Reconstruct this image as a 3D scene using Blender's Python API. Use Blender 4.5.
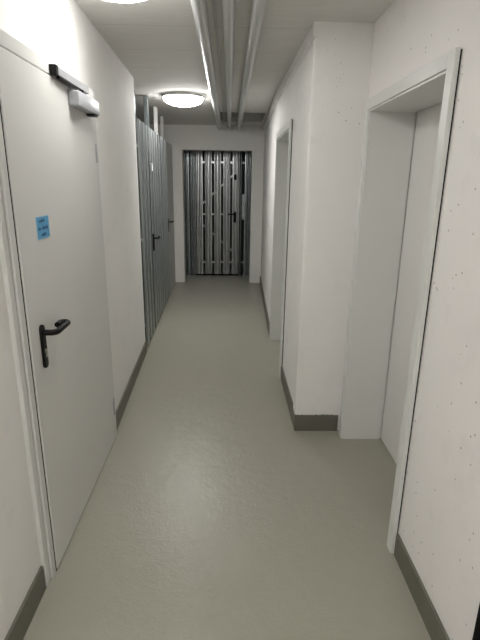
import bpy, bmesh, math, random
from mathutils import Matrix, Vector
random.seed(7)
S = bpy.context.scene
for o in list(bpy.data.objects):
    bpy.data.objects.remove(o)
C = S.collection

# ---------------------------------------------------------------- camera
F = 466.2                                   # focal length in pixels of the 480x640 frame
Yc = Vector((-11, 138, -F)).normalized()
Zc = -Vector((-23, -1577, -F))
Zc = (Zc - Zc.dot(Yc) * Yc).normalized()
Xc = Yc.cross(Zc)
cam = bpy.data.cameras.new('camera')
cam.sensor_fit = 'VERTICAL'
cam.sensor_height = 36.0
cam.lens = F * 36.0 / 640.0
cam.clip_start = 0.05
co = bpy.data.objects.new('camera', cam)
C.objects.link(co)
co.matrix_world = Matrix.Translation((0, 0, 1.6)) @ Matrix((Xc, Yc, Zc)).to_4x4()
S.camera = co
# ---------------------------------------------------------------- world and exposure
w = bpy.data.worlds.new('world')
S.world = w
w.use_nodes = True
w.node_tree.nodes['Background'].inputs[0].default_value = (0.0, 0.0, 0.0, 1)
w.node_tree.nodes['Background'].inputs[1].default_value = 0.0
S.view_settings.view_transform = 'Standard'
S.view_settings.look = 'None'
S.view_settings.gamma = 1
S.view_settings.use_curve_mapping = False
S.view_settings.exposure = 2.5
LAMP = (3.9, 9.5, 14.0)                   # emission of the diffusers: near, far, unseen one added behind the camera
LAMP_COL = (1.0, 0.985, 0.955)

# ---------------------------------------------------------------- materials
def mat(name, col, rough=0.6, metal=0.0, spec=0.5):
    m = bpy.data.materials.new(name)
    m.use_nodes = True
    b = m.node_tree.nodes['Principled BSDF']
    b.inputs['Base Color'].default_value = (*col, 1)
    b.inputs['Roughness'].default_value = rough
    b.inputs['Metallic'].default_value = metal
    b.inputs['Specular IOR Level'].default_value = spec
    return m, m.node_tree, b

def N(t, typ, **kw):
    n = t.nodes.new(typ)
    for k, v in kw.items():
        setattr(n, k, v)
    return n

def noise(t, vec, scale, detail=4, rough=0.55):
    n = N(t, 'ShaderNodeTexNoise')
    n.inputs['Scale'].default_value = scale
    n.inputs['Detail'].default_value = detail
    n.inputs['Roughness'].default_value = rough
    t.links.new(vec, n.inputs['Vector'])
    return n.outputs['Fac']

def ramp(t, fac, stops):
    r = N(t, 'ShaderNodeValToRGB')
    e = r.color_ramp.elements
    while len(e) < len(stops):
        e.new(0.5)
    for i, (p, c) in enumerate(stops):
        e[i].position = p
        e[i].color = c if len(c) == 4 else (*c, 1)
    t.links.new(fac, r.inputs[0])
    return r.outputs[0]

def mixc(t, fac, a, b, typ='MIX'):
    m = N(t, 'ShaderNodeMix', data_type='RGBA', blend_type=typ)
    for s, v in ((m.inputs[0], fac), (m.inputs[6], a), (m.inputs[7], b)):
        if isinstance(v, (int, float)):
            s.default_value = v
        elif isinstance(v, tuple):
            s.default_value = (*v, 1) if len(v) == 3 else v
        else:
            t.links.new(v, s)
    return m.outputs[2]

def math_(t, op, a, b=None):
    m = N(t, 'ShaderNodeMath', operation=op)
    for s, v in zip(m.inputs, (a, b)):
        if v is None:
            continue
        if isinstance(v, (int, float)):
            s.default_value = v
        else:
            t.links.new(v, s)
    return m.outputs[0]

def bump(t, b, h, strength=0.3, dist=0.01):
    n = N(t, 'ShaderNodeBump')
    n.inputs['Strength'].default_value = strength
    n.inputs['Distance'].default_value = dist
    t.links.new(h, n.inputs['Height'])
    t.links.new(n.outputs[0], b.inputs['Normal'])

def pos(t):
    return N(t, 'ShaderNodeNewGeometry').outputs['Position']

def wall_mat(name, col, holes=0.5, size=26, tint=0.04):
    """painted concrete with pinholes"""
    m, t, b = mat(name, col, 0.75, 0, 0.3)
    p = pos(t)
    n1 = noise(t, p, 2.3, 3)
    base = mixc(t, n1, tuple(c * (1 - tint) for c in col), tuple(min(1, c * (1 + tint)) for c in col))
    v = N(t, 'ShaderNodeTexVoronoi')
    v.inputs['Scale'].default_value = size
    t.links.new(p, v.inputs['Vector'])
    sep = N(t, 'ShaderNodeSeparateColor')
    t.links.new(v.outputs['Color'], sep.inputs[0])
    rad = math_(t, 'MULTIPLY', sep.outputs[0], 0.13)
    hole = math_(t, 'LESS_THAN', v.outputs['Distance'], rad)
    va = N(t, 'ShaderNodeTexVoronoi')
    va.inputs['Scale'].default_value = size * 2.1
    t.links.new(p, va.inputs['Vector'])
    sepa = N(t, 'ShaderNodeSeparateColor')
    t.links.new(va.outputs['Color'], sepa.inputs[0])
    fine = math_(t, 'MULTIPLY', math_(t, 'LESS_THAN', va.outputs['Distance'], math_(t, 'MULTIPLY', sepa.outputs[0], 0.17)), math_(t, 'GREATER_THAN', noise(t, p, 2.2, 3), 1.02 - holes))
    gate = math_(t, 'GREATER_THAN', noise(t, p, 3.1, 2), 1 - holes)
    gate2 = math_(t, 'GREATER_THAN', sep.outputs[1], 0.45)
    hole = math_(t, 'MULTIPLY', math_(t, 'MULTIPLY', hole, gate), gate2)
    smudge = ramp(t, noise(t, p, 5, 6, .65), [(.55, (0, 0, 0)), (.75, (.35, .35, .35))])
    base = mixc(t, smudge, base, tuple(c * 0.82 for c in col))
    hole = math_(t, 'MAXIMUM', hole, math_(t, 'MULTIPLY', fine, math_(t, 'GREATER_THAN', sepa.outputs[1], 0.5)))
    colr = mixc(t, math_(t, 'MULTIPLY', hole, 0.7), base, tuple(c * 0.35 for c in col))
    t.links.new(colr, b.inputs['Base Color'])
    h = math_(t, 'ADD', math_(t, 'MULTIPLY', noise(t, p, 60, 3), 0.25), noise(t, p, 7, 3))
    h = math_(t, 'SUBTRACT', h, math_(t, 'MULTIPLY', hole, 0.8))
    bump(t, b, h, 0.35, 0.006)
    return m

M = {}
M['wall'] = wall_mat('painted_wall', (0.84, 0.825, 0.80), 0.38, 26)
M['wall_pitted'] = wall_mat('pitted_painted_wall', (0.83, 0.805, 0.785), 0.60, 30)
M['wall_plain'] = wall_mat('smooth_painted_wall', (0.82, 0.81, 0.78), 0.2, 30)
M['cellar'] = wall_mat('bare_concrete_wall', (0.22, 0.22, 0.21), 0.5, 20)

def ceiling_mat():
    m, t, b = mat('board_marked_concrete_ceiling', (0.5, 0.49, 0.46), 0.8, 0, 0.25)
    p = pos(t)
    sp = N(t, 'ShaderNodeSeparateXYZ')
    t.links.new(p, sp.inputs[0])
    # board joints run across the corridor
    fy = math_(t, 'FRACT', math_(t, 'MULTIPLY', math_(t, 'ADD', sp.outputs[1], 0.074), 1 / 0.5))
    seam = math_(t, 'LESS_THAN', fy, 0.014)
    mp = N(t, 'ShaderNodeMapping')
    mp.inputs['Scale'].default_value = (1.5, 14, 1)
    t.links.new(p, mp.inputs['Vector'])
    grain = noise(t, mp.outputs[0], 4, 5)
    base = mixc(t, grain, (0.66, 0.645, 0.615), (0.78, 0.765, 0.735))
    base = mixc(t, math_(t, 'MULTIPLY', seam, 0.3), base, (0.22, 0.21, 0.2))
    t.links.new(base, b.inputs['Base Color'])
    h = math_(t, 'SUBTRACT', math_(t, 'ADD', grain, math_(t, 'MULTIPLY', noise(t, p, 9, 3), 0.7)), math_(t, 'MULTIPLY', seam, 1.0))
    bump(t, b, h, 0.4, 0.006)
    return m
M['ceiling'] = ceiling_mat()

def floor_mat():
    m, t, b = mat('grey_floor_paint', (0.3, 0.29, 0.25), 0.4, 0, 0.5)
    p = pos(t)
    n1 = noise(t, p, 1.4, 5)
    n2 = noise(t, p, 9, 4)
    base = mixc(t, n1, (0.315, 0.306, 0.248), (0.345, 0.335, 0.272))
    base = mixc(t, ramp(t, n2, [(0.5, (0, 0, 0)), (0.72, (0.1, 0.1, 0.1))]), base, (0.37, 0.36, 0.295))
    v = N(t, 'ShaderNodeTexVoronoi')
    v.inputs['Scale'].default_value = 60
    t.links.new(p, v.inputs['Vector'])
    sep = N(t, 'ShaderNodeSeparateColor')
    t.links.new(v.outputs['Color'], sep.inputs[0])
    spot = math_(t, 'MULTIPLY', math_(t, 'LESS_THAN', v.outputs['Distance'], 0.09), math_(t, 'GREATER_THAN', sep.outputs[0], 0.8))
    base = mixc(t, math_(t, 'MULTIPLY', spot, 0.3), base, (0.12, 0.115, 0.09))
    t.links.new(base, b.inputs['Base Color'])
    r = ramp(t, n2, [(0.2, (0.32, 0.32, 0.32)), (0.8, (0.36, 0.36, 0.36))])
    t.links.new(r, b.inputs['Roughness'])
    h = math_(t, 'ADD', math_(t, 'MULTIPLY', noise(t, p, 70, 3), 0.6), noise(t, p, 16, 4))
    h = math_(t, 'ADD', h, math_(t, 'MULTIPLY', noise(t, p, 3, 2), 1.5))
    bump(t, b, h, 0.28, 0.008)
    return m
M['floor'] = floor_mat()

def base_mat():
    m, t, b = mat('olive_grey_skirting_paint', (0.13, 0.125, 0.098), 0.45, 0, 0.5)
    p = pos(t)
    t.links.new(mixc(t, noise(t, p, 12, 4), (0.115, 0.11, 0.085), (0.155, 0.15, 0.12)), b.inputs['Base Color'])
    bump(t, b, noise(t, p, 50, 3), 0.2, 0.004)
    return m
M['base'] = base_mat()

def paint_mat(name, col, rough, sc=120, st=0.06, spec=0.5):
    m, t, b = mat(name, col, rough, 0, spec)
    p = pos(t)
    t.links.new(mixc(t, noise(t, p, 3, 3), tuple(c * 0.975 for c in col), tuple(min(1, c * 1.02) for c in col)), b.inputs['Base Color'])
    bump(t, b, noise(t, p, sc, 2), st, 0.003)
    return m
M['leaf'] = paint_mat('cream_white_door_paint', (0.69, 0.685, 0.66), 0.45)
M['frame'] = paint_mat('light_grey_frame_paint', (0.67, 0.665, 0.64), 0.4)
M['frame_r'] = paint_mat('white_lacquered_lining', (0.70, 0.71, 0.68), 0.4)
M['leaf_r'] = paint_mat('white_lacquered_leaf', (0.76, 0.745, 0.72), 0.45)
M['black'] = paint_mat('black_plastic', (0.004, 0.004, 0.004), 0.45, spec=0.2)
M['rubber_shadow'] = paint_mat('black_rubber_and_shadow', (0.004, 0.004, 0.004), 0.8, spec=0.1)  # black edging, also the painted shadow lines around the doors
M['cyl'] = mat('nickel_steel', (0.7, 0.68, 0.62), 0.3, 1.0)[0]
M['alu'] = paint_mat('silver_painted_aluminium', (0.30, 0.305, 0.315), 0.38)
M['alu_light'] = paint_mat('pale_silver_cover', (0.42, 0.425, 0.45), 0.4)
M['pipe'] = paint_mat('grey_pipe_plastic', (0.56, 0.57, 0.56), 0.32, 30, 0.05)
M['pipe_fit'] = paint_mat('dark_pipe_clamp', (0.25, 0.26, 0.26), 0.4)
M['lamp_base'] = paint_mat('white_lamp_housing', (0.75, 0.75, 0.74), 0.4)
M['white_post'] = paint_mat('white_painted_post', (0.72, 0.72, 0.70), 0.45)
M['filler'] = paint_mat('grey_painted_sheet', (0.52, 0.52, 0.50), 0.5)
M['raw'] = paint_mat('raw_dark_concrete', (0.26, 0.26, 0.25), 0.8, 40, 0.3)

def galv_mat(name, a, b_, rough=0.36, metal=0.92):
    m, t, b = mat(name, a, rough, metal)
    p = pos(t)
    t.links.new(mixc(t, noise(t, p, 6, 2), a, b_), b.inputs['Base Color'])
    return m
M['galv'] = galv_mat('galvanised_steel', (0.25, 0.28, 0.29), (0.31, 0.345, 0.355), 0.25, 0.85)
M['galv_bright'] = galv_mat('bright_galvanised_steel', (0.42, 0.44, 0.44), (0.48, 0.50, 0.50), 0.3)

M['galv_side'] = galv_mat('zinc_coated_slat_steel', (0.40, 0.43, 0.44), (0.48, 0.51, 0.52), 0.3, 0.8)
M['galv_door'] = galv_mat('zinc_coated_door_steel', (0.46, 0.475, 0.475), (0.54, 0.555, 0.555), 0.28, 0.95)
def glow_mat(i):
    m, t, b = mat('lit_opal_glass', (0.9, 0.9, 0.9), 0.3)
    b.inputs['Emission Color'].default_value = (*LAMP_COL, 1)
    b.inputs['Emission Strength'].default_value = LAMP[i]
    return m
for i in range(3):
    M['glow%d' % i] = glow_mat(i)

def sticker_mat():
    m, t, b = mat('blue_printed_film', (0.05, 0.32, 0.60), 0.35)
    p = pos(t)
    t.links.new(mixc(t, noise(t, p, 30, 3), (0.03, 0.24, 0.50), (0.12, 0.46, 0.74)), b.inputs['Base Color'])
    return m
M['sticker'] = sticker_mat()
M['ink'] = mat('dark_blue_ink', (0.008, 0.07, 0.20), 0.5)[0]
M['sticker_edge'] = mat('pale_blue_film_edge', (0.42, 0.62, 0.72), 0.4)[0]

# ---------------------------------------------------------------- mesh helpers
def box(bm, x0, x1, y0, y1, z0, z1, bev=0.0, seg=2):
    r = bmesh.ops.create_cube(bm, size=1.0)
    vs = r['verts']
    for v in vs:
        v.co = Vector((x0 + (v.co.x + .5) * (x1 - x0), y0 + (v.co.y + .5) * (y1 - y0), z0 + (v.co.z + .5) * (z1 - z0)))
    if bev:
        es = {e for v in vs for e in v.link_edges}
        bmesh.ops.bevel(bm, geom=list(es), offset=bev, segments=seg, profile=0.5, affect='EDGES')

def prism(bm, pts, z0, z1):
    """vertical prism over a counter-clockwise plan polygon"""
    a = [bm.verts.new((x, y, z0)) for x, y in pts]
    b = [bm.verts.new((x, y, z1)) for x, y in pts]
    n = len(pts)
    bm.faces.new(list(reversed(a)))
    bm.faces.new(b)
    for i in range(n):
        bm.faces.new((a[i], a[(i + 1) % n], b[(i + 1) % n], b[i]))

def tube(bm, path, r, seg=20, cap=True):
    rings = []
    path = [Vector(p) for p in path]
    prev_u = None
    for i, p in enumerate(path):
        d = (path[min(i + 1, len(path) - 1)] - path[max(i - 1, 0)]).normalized()
        ref = prev_u if prev_u is not None else (Vector((0, 0, 1)) if abs(d.z) < .9 else Vector((1, 0, 0)))
        u = (ref - ref.dot(d) * d).normalized()
        v = d.cross(u)
        prev_u = u
        rr = r[i] if isinstance(r, (list, tuple)) else r
        rings.append([bm.verts.new(p + rr * (math.cos(a) * u + math.sin(a) * v)) for a in [2 * math.pi * k / seg for k in range(seg)]])
    for A, B in zip(rings, rings[1:]):
        for k in range(seg):
            bm.faces.new((A[k], A[(k + 1) % seg], B[(k + 1) % seg], B[k]))
    if cap:
        bm.faces.new(list(reversed(rings[0])))
        bm.faces.new(rings[-1])

def lathe(bm, prof, c, seg=64):
    rings = []
    for r, z in prof:
        if r < 1e-5:
            rings.append([bm.verts.new((c[0], c[1], z))])
        else:
            rings.append([bm.verts.new((c[0] + r * math.cos(2 * math.pi * k / seg), c[1] + r * math.sin(2 * math.pi * k / seg), z)) for k in range(seg)])
    for A, B in zip(rings, rings[1:]):
        for k in range(seg):
            if len(A) == 1 and len(B) == 1:
                continue
            if len(A) == 1:
                bm.faces.new((A[0], B[(k + 1) % seg], B[k]))
            elif len(B) == 1:
                bm.faces.new((A[k], A[(k + 1) % seg], B[0]))
            else:
                bm.faces.new((A[k], A[(k + 1) % seg], B[(k + 1) % seg], B[k]))

def obj(name, bm, m, parent=None, smooth=False):
    bmesh.ops.recalc_face_normals(bm, faces=bm.faces)
    me = bpy.data.meshes.new(name)
    bm.to_mesh(me)
    bm.free()
    me.materials.append(m)
    if smooth:
        for p in me.polygons:
            p.use_smooth = True
        try:
            me.set_sharp_from_angle(angle=math.radians(38))
        except Exception:
            pass
    o = bpy.data.objects.new(name, me)
    C.objects.link(o)
    if parent is not None:
        o.parent = parent
        o.matrix_parent_inverse = Matrix.Translation(parent.location).inverted() if parent.type == 'EMPTY' and not parent.parent else Matrix.Identity(4)
    return o

def tag(o, label, cat, group=None, kind=None):
    o['label'] = label
    o['category'] = cat
    if group:
        o['group'] = group
    if kind:
        o['kind'] = kind
    return o

def thing(name, label, cat, loc=(0, 0, 0), group=None, kind=None):
    o = bpy.data.objects.new(name, None)
    o.empty_display_size = 0.1
    C.objects.link(o)
    o.location = loc
    return tag(o, label, cat, group, kind)

def B(*boxes, bev=0.0):
    bm = bmesh.new()
    for b in boxes:
        box(bm, *b, bev=bev)
    return bm

def P(pts, z0, z1):
    bm = bmesh.new()
    prism(bm, pts, z0, z1)
    return bm

def struct(name, bm, m, label, cat):
    return tag(obj(name, bm, m), label, cat, kind='structure')

# ---------------------------------------------------------------- key dimensions (metres)
H = 2.42          # ceiling
BK = -2.6         # wall behind the photographer
YF = 7.6          # far wall
XL = -0.745       # near left wall
XR = 0.765        # near right wall
PY = 2.8          # front face of the projecting right-hand wall
PX = 0.462        # its left face

def xr(y):        # face of the far right wall
    return PX if y < 5 else PX + (y - 5) / 2.6 * 0.07
def xp(y):        # line of the galvanised partition
    return -0.797 - 0.0225 * (y - 4.35)

# ---------------------------------------------------------------- structure
struct('floor', B((-3.0, 1.3, BK - .1, 10.2, -0.1, 0)), M['floor'], 'grey painted concrete floor running down the corridor', 'floor')
struct('ceiling', B((-3.0, 1.3, BK - .1, 6.20, H, H + .15), (-3.0, -.13, 6.20, 7.15, H, H + .15), (.45, 1.3, 6.20, 7.15, H, H + .15), (-3.0, 1.3, 7.15, 10.2, H, H + .15)), M['ceiling'], 'grey board-marked concrete ceiling over the corridor', 'ceiling')
struct('wall_left', P([(XL, BK), (XL, 2.72), (-0.80, 4.30), (-1.0, 4.30), (-1.0, BK)][::-1], 0, H), M['wall'],
       'white painted left wall holding the fire door, ending at the metal partitions', 'wall')
bm = bmesh.new()
box(bm, XR, 1.2, BK, 1.745, 0, H)
box(bm, XR, 1.2, 1.745, 2.7, 1.995, H)
box(bm, 1.05, 1.2, 1.745, 2.7, 0, 1.995)
struct('wall_right', bm, M['wall_pitted'], 'pitted white painted right wall nearest the camera around the deep doorway', 'wall')
# far right wall: a block that projects into the corridor, with a doorway
bm = bmesh.new()
prism(bm, [(PX, PY), (1.2, PY), (1.2, 3.70), (PX, 3.70)], 0, H)
prism(bm, [(PX, 3.70), (1.2, 3.70), (1.2, 4.67), (PX, 4.67)], 2.0, H)
prism(bm, [(0.80, 3.70), (1.2, 3.70), (1.2, 4.67), (0.80, 4.67)], 0, 2.0)
prism(bm, [(PX, 4.67), (1.2, 4.67), (1.2, YF), (xr(YF), YF), (PX, 5.0)], 0, H)
struct('wall_right_far', bm, M['wall'], 'white wall block stepping out on the right beyond the doorway, with the second doorway', 'wall')
# fill between the near wall and the block
struct('wall_right_corner', B((XR, 1.2, 2.7, PY, 0, H)), M['wall_pitted'], 'narrow piece of white wall in the inner corner beside the deep doorway', 'wall')
# far wall with the doorway
bm = bmesh.new()
box(bm, -2.9, -0.722, YF, YF + .2, 0, H)
box(bm, 0.352, 1.2, YF, YF + .2, 0, H)
box(bm, -0.722, 0.352, YF, YF + .2, 2.066, H)
struct('wall_far', bm, M['wall_plain'], 'white end wall of the corridor with the open doorway', 'wall')
bm = B((-3.0, 1.3, BK - .1, BK, 0, H))
struct('wall_back', bm, M['wall'], 'white wall closing the corridor behind the camera', 'wall')
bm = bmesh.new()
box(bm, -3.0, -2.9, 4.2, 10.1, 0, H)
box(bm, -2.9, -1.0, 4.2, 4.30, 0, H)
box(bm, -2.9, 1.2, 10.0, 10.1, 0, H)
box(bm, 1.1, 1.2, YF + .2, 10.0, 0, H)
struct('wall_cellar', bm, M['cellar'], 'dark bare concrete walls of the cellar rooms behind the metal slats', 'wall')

# skirtings
BH = 0.115
struct('baseboard_left', B((XL, XL + .012, BK, 1.530, 0, BH), bev=0.002), M['base'], 'olive grey painted skirting on the left wall in front of the fire door', 'baseboard')
struct('baseboard_left_far', P([(XL, 2.74), (-0.80, 4.30), (-0.788, 4.30), (XL + .012, 2.74)][::-1], 0, BH), M['base'], 'olive grey painted skirting on the left wall beyond the fire door', 'baseboard')
struct('baseboard_right', B((XR - .012, XR, 1.10, 1.698, 0, BH), (XR - .012, XR, BK, .96, 0, BH), bev=0.002), M['base'], 'olive grey painted skirting on the near right wall', 'baseboard')
bm = bmesh.new()
n = 26
top = [BH + random.uniform(-.003, .003) for _ in range(n + 1)]
vs = []
for i in range(n + 1):
    x = PX - .012 + (0.74 - PX + .012) * i / n
    vs.append([bm.verts.new((x, PY - .012, 0)), bm.verts.new((x, PY - .012, top[i])), bm.verts.new((x, PY, top[i])), bm.verts.new((x, PY, 0))])
for a, b in zip(vs, vs[1:]):
    for k in range(4):
        bm.faces.new((a[k], a[(k + 1) % 4], b[(k + 1) % 4], b[k]))
bm.faces.new(vs[0]); bm.faces.new(vs[-1][::-1])
struct('baseboard_pier', bm, M['base'], 'olive grey skirting across the front of the projecting white wall block', 'baseboard')
struct('baseboard_right_far', B((PX - .012, PX, PY, 3.645, 0, BH)), M['base'], 'olive grey skirting between the projecting corner and the second doorway', 'baseboard')
struct('baseboard_right_end', P([(PX, 4.73), (PX, 5.0), (xr(YF), YF), (xr(YF) - .012, YF), (PX - .012, 5.0), (PX - .012, 4.73)], 0, BH), M['base'], 'olive grey skirting beyond the second right-hand doorway up to the end wall', 'baseboard')

# raised plaster line along the ceiling edge and the arris of the far right block
bm = bmesh.new()
ny = 60
vs = []
for i in range(ny + 1):
    y = PY + (YF - PY) * i / ny
    zb = 2.345 + random.uniform(-.004, .004)
    x = xr(y)
    vs.append([bm.verts.new((x, y, zb)), bm.verts.new((x - .020, y, zb + .004)), bm.verts.new((x - .020, y, H)), bm.verts.new((x, y, H))])
for a, b in zip(vs, vs[1:]):
    for k in range(4):
        bm.faces.new((a[k], a[(k + 1) % 4], b[(k + 1) % 4], b[k]))
bm.faces.new(vs[0]); bm.faces.new(vs[-1][::-1])
struct('trim_1', bm, M['wall'], 'raised white plaster band along the ceiling above the second doorway', 'trim')
bm = bmesh.new()
vs = []
for i in range(91):
    z = BH + (2.345 - BH) * i / 90
    e = PY + 0.085 + random.uniform(-.016, .018) * (1.6 if random.random() < .2 else .5)
    vs.append([bm.verts.new((PX, PY + .001, z)), bm.verts.new((PX - .012, PY + .003, z)), bm.verts.new((PX - .012, e, z)), bm.verts.new((PX, e + .004, z))])
for a, b in zip(vs, vs[1:]):
    for k in range(4):
        bm.faces.new((a[k], a[(k + 1) % 4], b[(k + 1) % 4], b[k]))
bm.faces.new(vs[0]); bm.faces.new(vs[-1][::-1])
struct('trim_2', bm, M['wall'], 'rough edged white plaster strip down the corner of the projecting wall', 'trim')
struct('trim_3', B((XR - .018, XR, .96, 1.066, 0, 2.05), bev=0.002), M['rubber_shadow'], 'black upright edging at the bottom right, on the near right wall', 'trim')
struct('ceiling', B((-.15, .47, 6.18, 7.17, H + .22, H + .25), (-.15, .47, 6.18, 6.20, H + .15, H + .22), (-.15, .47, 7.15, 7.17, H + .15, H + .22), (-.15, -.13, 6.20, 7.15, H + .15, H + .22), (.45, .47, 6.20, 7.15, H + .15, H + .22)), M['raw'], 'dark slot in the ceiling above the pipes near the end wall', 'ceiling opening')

# ---------------------------------------------------------------- left fire door
d1 = thing('door_1', 'cream white steel fire door in the left wall with black handle and closer', 'door', (XL, 2.1, 0), kind='structure')
XD = -0.718
bm = bmesh.new()
FX = -0.7215
box(bm, XL - .004, FX - .008, 1.537, 1.572, 0, 2.056, bev=.003)      # handle-side jamb, stepped
box(bm, XL - .004, FX, 1.577, 1.612, 0, 2.005, bev=.002)
box(bm, XL - .004, FX, 1.572, 2.735, 2.004, 2.056, bev=.003)  # head
box(bm, XL - .004, FX, 2.682, 2.735, 0, 2.004, bev=.003)      # hinge-side jamb
obj('door_frame', bm, M['frame'], d1)
obj('gap_shadow_strip', B((XL, XD - .006, 1.6125, 1.6235, 0, 2.003), (XL, FX - .012, 1.5725, 1.5765, 0, 2.003)), M['rubber_shadow'], d1)  # black strips painting the shade at the leaf edge and in the frame groove
leaf = obj('door_leaf', B((XL + .004, XD, 1.624, 2.676, 0.008, 1.998), bev=.0025), M['leaf'], d1)
for z0, z1 in ((1.69, 1.785), (0.175, 0.29)):
    bm = bmesh.new()
    tube(bm, [(XD + .001, 2.680, z0), (XD + .001, 2.680, z1)], .007, 14)
    h = obj('hinge', bm, M['alu'], leaf, True)
    h['label'] = 'grey steel door hinge'
# handle: long plate with lever, U-shaped end returning to the door
hx = XD
bm = bmesh.new()
cy, zt, zb, hw = 1.722, 1.066, 0.890, 0.0175
ring = [(cy + hw * math.cos(a), zt - hw + hw * math.sin(a)) for a in [math.pi * k / 12 for k in range(13)]]
ring += [(cy - hw * math.cos(a), zb + hw - hw * math.sin(a)) for a in [math.pi * k / 12 for k in range(13)]]
A = [bm.verts.new((hx, y, z)) for y, z in ring]
A2 = [bm.verts.new((hx + .008, y, z)) for y, z in ring]
A3 = [bm.verts.new((hx + .011, cy + (y - cy) * .82, z + (.003 if z < .98 else -.003))) for y, z in ring]
for a, b in ((A, A2), (A2, A3)):
    for k in range(len(a)):
        bm.faces.new((a[k], a[(k + 1) % len(a)], b[(k + 1) % len(a)], b[k]))
bm.faces.new(A3); bm.faces.new(A[::-1])
plate = obj('handle_plate', bm, M['black'], leaf, True)
plate['label'] = 'black long handle plate'
def lever_path(x0, y0, z0, L, out=0.052, ret=0.6, sgn=1):
    p = [(x0, y0, z0), (x0 + out * .55, y0, z0)]
    for k in range(1, 6):
        a = k / 5 * math.pi / 2
        p.append((x0 + out * .55 + out * .45 * math.sin(a), y0 + sgn * out * .45 * (1 - math.cos(a)), z0))
    e = y0 + sgn * (L - .022)
    p.append((x0 + out, y0 + sgn * L * .5, z0))
    p.append((x0 + out, e, z0))
    for k in range(1, 8):
        a = k / 7 * math.pi
        r = out * ret * .5
        p.append((x0 + out - r + r * math.cos(a), e + sgn * r * math.sin(a) * .9, z0))
    p.append((x0 + out * (1 - ret), e - sgn * .03, z0))
    return p
bm = bmesh.new()
tube(bm, lever_path(XD + .006, cy, 1.035, 0.152), .0118, 16)
obj('lever', bm, M['black'], leaf, True)
bm = bmesh.new()
tube(bm, [(XD + .010, cy, 0.961), (XD + .0135, cy, 0.961)], .0085, 16)
box(bm, XD + .010, XD + .0135, cy - .005, cy + .005, 0.935, 0.961)
k = obj('lock_cylinder', bm, M['cyl'], leaf, True)
k['label'] = 'nickel lock cylinder in the black plate'
# closer
bm = bmesh.new()
box(bm, XD, XD + .050, 2.285, 2.62, 1.917, 1.982, bev=.005)
closer = obj('door_closer', bm, M['alu_light'], d1, True)
closer['label'] = 'silver door closer body'
obj('closer_end_plate', B((XD + .003, XD + .047, 2.281, 2.2855, 1.921, 1.978), bev=.002), M['alu'], closer)
obj('closer_foot', B((XD + .004, XD + .044, 2.54, 2.60, 1.907, 1.918), bev=.002), M['black'], closer)
rail = obj('guide_rail', B((FX, FX + .026, 2.115, 2.55, 2.007, 2.040), bev=.002), M['alu'], d1)
rail['label'] = 'silver guide rail of the door closer'
obj('rail_end_cap', B((FX, FX + .028, 2.085, 2.1155, 2.004, 2.042), bev=.003), M['black'], rail)
bm = bmesh.new()
tube(bm, [(XD + .028, 2.40, 1.981), (XD + .028, 2.40, 2.000)], .010, 14)
tube(bm, [(XD + .028, 2.40, 1.996), (FX + .018, 2.13, 2.001)], .007, 10)
obj('closer_arm', bm, M['black'], closer, True)

# sticker on the leaf
st = thing('sticker', 'small blue sticker with dark print on the cream fire door, above the black handle', 'sticker', (XD + .0015, 1.845, 1.42))
def tilt(y, z, dx):
    return Vector((XD + dx, y, z))
bm = bmesh.new()
q = [(1.782, 1.465), (1.910, 1.466), (1.910, 1.380), (1.782, 1.379)]
def slab(bm, q, x0, x1):
    a = [bm.verts.new((x0, y, z)) for y, z in q]
    b = [bm.verts.new((x1, y, z)) for y, z in q]
    bm.faces.new(a); bm.faces.new(b[::-1])
    for i in range(4):
        bm.faces.new((a[i], a[(i + 1) % 4], b[(i + 1) % 4], b[i]))
slab(bm, q, XD, XD + .0015)
obj('backing', bm, M['sticker_edge'], st)
def inset(q, d):
    cy_ = sum(p[0] for p in q) / 4; cz_ = sum(p[1] for p in q) / 4
    return [(cy_ + (p[0] - cy_) * (1 - d), cz_ + (p[1] - cz_) * (1 - d)) for p in q]
bm = bmesh.new()
slab(bm, inset(q, .07), XD + .0015, XD + .0019)
obj('printed_face', bm, M['sticker'], st)
bm = bmesh.new()
def ink(y0, y1, z0, z1, s=0.08):
    c = lambda y: (y - 1.85) * s * .2
    slab(bm, [(y0, z1 + c(y0)), (y1, z1 + c(y1)), (y1, z0 + c(y1)), (y0, z0 + c(y0))], XD + .0019, XD + .0023)
for y0, y1, z0, z1 in ((1.812, 1.822, 1.442, 1.451), (1.827, 1.838, 1.442, 1.453), (1.842, 1.850, 1.443, 1.452), (1.854, 1.864, 1.443, 1.454),
                       (1.798, 1.809, 1.414, 1.425), (1.813, 1.822, 1.414, 1.422), (1.836, 1.847, 1.413, 1.426), (1.851, 1.861, 1.414, 1.424), (1.866, 1.876, 1.414, 1.426), (1.880, 1.892, 1.414, 1.425),
                       (1.822, 1.834, 1.391, 1.399), (1.838, 1.850, 1.390, 1.401), (1.853, 1.866, 1.391, 1.402)):
    bm = bmesh.new()
    ink(y0, y1, z0, z1)
    obj('printed_mark', bm, M['ink'], st)

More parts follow.
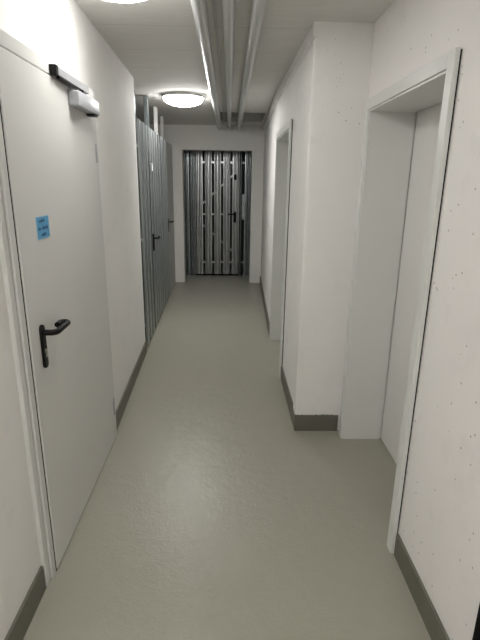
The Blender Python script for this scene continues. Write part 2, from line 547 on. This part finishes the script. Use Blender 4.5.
# ---------------------------------------------------------------- right doors
def lined_door(name, label, XW, y0, y1, ztop, depth, ow, proud):
    """doorway lining with flat casing; y0..y1 clear opening, XW wall face"""
    d = thing(name, label, 'door', (XW, (y0 + y1) / 2, 0), kind='structure')
    bm = bmesh.new()
    xa, xb = XW - proud, XW - .006
    box(bm, xa, xb, y0 - ow, y0, 0, ztop + ow, bev=.002)
    box(bm, xa, xb, y1, y1 + ow, 0, ztop + ow, bev=.002)
    box(bm, xa, xb, y0, y1, ztop, ztop + ow, bev=.002)
    # inner rebate
    box(bm, xa + .008, xb, y0, y0 + .010, 0, ztop - .010, bev=.001)
    box(bm, xa + .008, xb, y1 - .010, y1, 0, ztop - .010, bev=.001)
    box(bm, xa + .008, xb, y0, y1, ztop - .010, ztop, bev=.001)
    obj('casing', bm, M['frame_r'], d)
    bm = bmesh.new()
    box(bm, xb, XW - .0005, y0 - ow + .004, y0 - .004, 0, ztop + ow - .004)
    box(bm, xb, XW - .0005, y1 + .004, y1 + ow - .004, 0, ztop + ow - .004)
    box(bm, xb, XW - .0005, y0, y1, ztop + .004, ztop + ow - .004)
    obj('shadow_line_strip', bm, M['rubber_shadow'], d)  # black strips standing in for the shadow the casing casts on the wall
    bm = bmesh.new()
    xc = XW + depth - .008
    box(bm, xb, xc, y0 - .004, y0 + .010, 0, ztop - .008)
    box(bm, xb, xc, y1 - .010, y1 + .004, 0, ztop - .008)
    box(bm, xb, xc, y0 - .004, y1 + .004, ztop - .010, ztop + .004)
    obj('lining', bm, M['frame_r'], d)
    obj('door_leaf', B((XW + depth, XW + depth + .04, y0 + .004, y1 - .004, .006, ztop - .004), bev=.002), M['leaf_r'], d)
    return d
d2 = lined_door('door_2', 'white door set deep in the lined doorway nearest on the right', XR, 1.757, 2.695, 1.982, 0.240, 0.053, 0.025)
d3 = lined_door('door_3', 'narrow looking white doorway further down the right-hand wall', PX, 3.705, 4.662, 1.992, 0.30, 0.055, 0.020)

# ---------------------------------------------------------------- ceiling pipes
def pipe(label, x0, x1, r, cat='pipe', name='ceiling_pipe', ya=BK + .02, yb=YF, z=None, m='pipe', grp='grey pipes under the ceiling'):
    zc = H - r - .003 if z is None else z
    bm = bmesh.new()
    n = 14
    tube(bm, [(x0 + (x1 - x0) * k / n, ya + (yb - ya) * k / n, zc) for k in range(n + 1)], r, 28)
    o = tag(obj(name, bm, M[m], None, True), label, cat, grp)
    for y in (-1.2, 7.3):
        t = (y - ya) / (yb - ya)
        x = x0 + (x1 - x0) * t
        b2 = bmesh.new()
        tube(b2, [(x, y - .012, zc), (x, y + .012, zc)], r + .0025, 28)
        obj('pipe_clamp', b2, M['pipe_fit'], o, True)
    return o
pipe('grey ceiling pipe on the left of the three, nearest the round lamps', -.141, -.150, .034)
pipe('grey ceiling pipe in the middle of the three', -.010, -.002, .029)
pipe('grey ceiling pipe on the right of the three, nearest the right wall', .126, .142, .031)
bm = bmesh.new()
tube(bm, [(-.078, BK + .02, H - .006), (-.072, YF, H - .006)], .006, 12)
tag(obj('cable_conduit', bm, M['pipe'], None, True), 'thin grey conduit on the ceiling between the left and middle pipes', 'conduit')

# ---------------------------------------------------------------- ceiling lights
def ceiling_light(x, y, label, i):
    t = thing('ceiling_light', label, 'lamp', (x, y, H), group='round ceiling lamps')
    bm = bmesh.new()
    lathe(bm, [(0, H), (.196, H), (.198, H - .002), (.205, H - .020), (.209, H - .026), (.207, H - .030), (0, H - .030)], (x, y))
    obj('lamp_base', bm, M['lamp_base'], t, True)
    bm = bmesh.new()
    prof = [(0, H - .0302), (.196, H - .0302)]
    for k in range(1, 15):
        a = k / 14 * math.pi / 2
        prof.append((.197 * math.cos(a) ** 1.0 if k < 14 else 0, H - .031 - .072 * math.sin(a)))
    lathe(bm, prof, (x, y))
    obj('diffuser', bm, M['glow%d' % i], t, True)
    return t
ceiling_light(-.46, 2.20, 'round glowing ceiling lamp nearest the camera, cut by the top edge', 0)
ceiling_light(-.46, 5.08, 'round glowing ceiling lamp in front of the metal partitions', 1)
ceiling_light(-.46, -.70, 'round glowing ceiling lamp added behind the camera, out of view', 2)  # unseen lamp, added to light the near part of the corridor

# ---------------------------------------------------------------- galvanised slat partitions
def slat_profile(w, d, style):
    """open profile (s, depth) across one slat"""
    if style == 'hat':
        return [(0, .006), (0, 0), (w * .16, 0), (w * .19, d), (w * .81, d), (w * .84, 0), (w, 0), (w, .006)]
    if style == 'rounded':
        p = [(0, .006), (0, 0)]
        for c in (.29, .71):
            for k in range(9):
                a = math.pi * (1 - k / 8)
                p.append((w * (c + .16 * math.cos(a)), d * (.06 + .94 * math.sin(a) ** .8)))
        return p + [(w, 0), (w, .006)]
    return [(0, .006), (0, 0), (w * .16, 0), (w * .20, d), (w * .40, d), (w * .44, d * .5), (w * .56, d * .5), (w * .60, d), (w * .80, d), (w * .84, 0), (w, 0), (w, .006)]

def slat_bm(org, du, dn, w, z0, z1, d=.020, th=.0025, style='hat'):
    """du = unit vector along the panel, dn = unit normal towards the viewer's side"""
    bm = bmesh.new()
    pr = slat_profile(w, d, style)
    back = [(s, n - th) for s, n in pr]
    loop = pr + back[::-1]
    pts = [Vector(org) + du * s + dn * n for s, n in loop]
    a = [bm.verts.new((p.x, p.y, z0)) for p in pts]
    b = [bm.verts.new((p.x, p.y, z1)) for p in pts]
    m = len(pts)
    for k in range(m):
        bm.faces.new((a[k], a[(k + 1) % m], b[(k + 1) % m], b[k]))
    for i in range(len(pr) - 1):
        bm.faces.new((a[i], a[i + 1], a[m - 2 - i], a[m - 1 - i]))
        bm.faces.new((b[i], b[i + 1], b[m - 2 - i], b[m - 1 - i]))
    return bm

def bar_bm(p, q, h, t, dn):
    """flat bar from p to q, height h, thickness t against normal dn"""
    p = Vector(p); q = Vector(q)
    d = (q - p).normalized()
    up = dn.cross(d).normalized() * h / 2
    bm = bmesh.new()
    vs = []
    for c in (p, q):
        vs.append([bm.verts.new(c + up), bm.verts.new(c - up), bm.verts.new(c - up - dn * t), bm.verts.new(c + up - dn * t)])
    for k in range(4):
        bm.faces.new((vs[0][k], vs[0][(k + 1) % 4], vs[1][(k + 1) % 4], vs[1][k]))
    bm.faces.new(vs[0][::-1]); bm.faces.new(vs[1])
    return bm

def panel(root, org, du, dn, slats, z0, z1, rails, m='galv', rail_m='galv_bright', braces=(), style='rounded', d=.022):
    lo = min(s for s, w in slats); hi = max(s + w for s, w in slats)
    org = Vector(org)
    for s, w_ in slats:
        obj('slat', slat_bm(org + du * s, du, dn, w_, z0, z1, d, .0025, style), M[m], root, style == 'rounded')
    for z in rails:
        a = org + du * lo - dn * .0026; b = org + du * hi - dn * .0026
        a.z = b.z = z
        obj('rail', bar_bm(a, b, .026, .022, dn), M[m], root)
    for (s0, za), (s1, zb_) in braces:
        a = org + du * s0 - dn * .0250; b = org + du * s1 - dn * .0250
        a.z, b.z = za, zb_
        obj('brace', bar_bm(a, b, .022, .008, dn), M[m], root)

# left side run: du along +y (slightly outwards), dn towards the corridor (+x)
P0 = Vector((xp(4.35), 4.35, 0))
du = Vector((xp(7.45) - xp(4.35), 3.10, 0)).normalized()
dn = Vector((du.y, -du.x, 0))
def run(a, b, n, gap=.022):
    w_ = (b - a) / n
    return [(a + i * w_ + gap / 2, w_ - gap) for i in range(n)]
def side(name, label, cat, a, b, n, braces=(), gap=.056, zt=2.115, zb=.035):
    base = P0 + du * ((a + b) / 2)
    t = thing(name, label, cat, (base.x, base.y, 0), group='galvanised slat partitions on the left')
    panel(t, P0, du, dn, run(a, b, n, gap), zb, zt, (.24, 1.07, 1.90), m='galv_side', braces=braces, style='hat', d=.009)
    return t
def foot(t, s, w_=.03):
    c = P0 + du * s - dn * .030
    obj('foot', B((c.x - .015, c.x + .015, c.y - w_ / 2, c.y + w_ / 2, 0, .40), bev=.002), M['galv'], t)
s1 = side('partition_panel', 'galvanised slat panel on the left, right behind the end of the white wall', 'partition', 0.01, 0.60, 3)
foot(s1, .06); foot(s1, .54)
s2 = side('partition_door', 'first galvanised slat door on the left, with the nearer black handle', 'door', 0.63, 1.42, 4)
s3 = side('partition_panel', 'single galvanised slat strip on the left between the two slat doors', 'partition', 1.45, 1.65, 1)
foot(s3, 1.55)
s4 = side('partition_door', 'second galvanised slat door on the left, with the farther black handle', 'door', 1.68, 2.34, 4)
a_, b_ = P0 + du * 2.38, P0 + du * 3.22
s5 = tag(obj('filler_panel', P([(a_.x, a_.y), (b_.x, b_.y), (b_.x - .02, b_.y), (a_.x - .02, a_.y)][::-1], 0, 2.115), M['filler']),
         'plain grey sheet panel on the left between the slat doors and the end wall', 'partition')
for t, s in ((s2, 1.36), (s4, 1.74)):
    c = P0 + du * s - dn * .028                       # hinge stile reaches the floor
    obj('pivot_stile', B((c.x - .012, c.x + .012, c.y - .012, c.y + .012, 0, 2.0)), M['galv'], t)

def side_lock(t, s, z, sg=1, bright=False):
    c = P0 + du * s + dn * .012
    bm = bmesh.new()
    box(bm, c.x - .006, c.x + .006, c.y - .017, c.y + .017, z - .135, z + .045, bev=.003)
    pl = obj('handle_plate', bm, M['black'], t)
    bm = bmesh.new()
    pth = [(c.x + .004, c.y, z), (c.x + .040, c.y, z), (c.x + .050, c.y + sg * .012, z), (c.x + .052, c.y + sg * .06, z), (c.x + .050, c.y + sg * .115, z), (c.x + .034, c.y + sg * .120, z)]
    tube(bm, pth, .010, 12)
    obj('lever', bm, M['black'], pl, True)
side_lock(s2, .690, 1.015)
side_lock(s4, 2.285, 1.055)
c = P0 + du * .67 + dn * .024
o = obj('lock_case', B((c.x - .014, c.x + .006, c.y - .022, c.y + .022, 1.695, 1.77), bev=.003), M['white_post'], s2)
o['label'] = 'small white box on the slats'

def tall_post(y, wd, m, label, x_off=-.026, dp=.040):
    x = xp(y) + x_off
    bm = bmesh.new()
    box(bm, x - dp / 2, x + dp / 2, y - wd / 2, y + wd / 2, 0, H, bev=.003)
    o = obj('upright_post', bm, M[m])
    tag(o, label, 'post', 'posts rising from the partitions to the ceiling')
    return o
tall_post(5.14, .080, 'galv', 'grey galvanised post reaching the ceiling, nearest of the three behind the slats')
tall_post(5.90, .060, 'white_post', 'bright white post reaching the ceiling, middle of the three behind the slats')
tall_post(6.72, .060, 'white_post', 'pale post reaching the ceiling, farthest of the three behind the slats', -.048)
tall_post(4.86, .030, 'galv', 'thin grey post behind the slats just left of the broad galvanised post', -.10, .02)
# pipe elbow in the cellar, over the first panel
bm = bmesh.new()
pth = [(-.93, 4.343, 2.33), (-.93, 4.43, 2.33)] + [(-.93, 4.43 + .05 * math.sin(a), 2.33 - .05 * (1 - math.cos(a))) for a in [k / 6 * math.pi / 2 for k in range(1, 7)]] + [(-.93, 4.48, 2.15)]
tube(bm, pth, .022, 16)
tag(obj('pipe_elbow', bm, M['white_post'], None, True), 'short white pipe elbow behind the end of the left wall above the slats', 'pipe')

# far partition behind the open doorway: du along +x, dn towards the camera (-y)
YP = 8.2
O = Vector((0, YP, 0)); fx = Vector((1, 0, 0)); fn = Vector((0, -1, 0))
f1 = thing('partition_panel', 'dark galvanised slat panel at the left side of the end doorway', 'partition', (-.68, YP, 0), group='galvanised slats in the end doorway')
panel(f1, O, fx, fn, [(-.800, .125), (-.668, .078)], .0, 2.30, (.24, 1.07, 1.91))
f2 = thing('partition_door', 'galvanised slat door at the end of the corridor with black lever handle', 'door', (-.2, YP, 0), group='galvanised slats in the end doorway')
panel(f2, O, fx, fn, [(-.580, .135), (-.405, .115), (-.250, .115), (-.095, .115), (.060, .115)], .03, 2.30, (.24, 1.067, 1.913), m='galv_door',
      braces=(((-.56, 1.14), (.16, 1.80)), ((-.56, .98), (.16, .35))))
obj('bottom_rail', B((-.58, .175, YP + .003, YP + .022, .0, .028)), M['rubber_shadow'], f2)
bm = B((.085, .125, YP - .034, YP - .018, 1.635, 1.72), bev=.003)
obj('lock_case', bm, M['black'], f2)
bm = B((.085, .122, YP - .030, YP - .018, .93, 1.11), bev=.003)
pl = obj('handle_plate', bm, M['black'], f2)
bm = bmesh.new()
tube(bm, [(.103, YP - .028, 1.075), (.103, YP - .065, 1.075), (.092, YP - .075, 1.075), (.03, YP - .077, 1.072), (-.015, YP - .075, 1.070)], .011, 12)
obj('lever', bm, M['black'], pl, True)
f3 = thing('partition_panel', 'galvanised slat panel at the right side of the end doorway, with a dark gap', 'partition', (.3, YP, 0), group='galvanised slats in the end doorway')
panel(f3, O, fx, fn, [(.183, .040), (.268, .125), (.40, .125)], .0, 2.30, (.24, 1.07, 1.91))
obj('gap_cover', B((.215, .275, YP + .026, YP + .030, .98, 1.40)), M['galv'], f3)
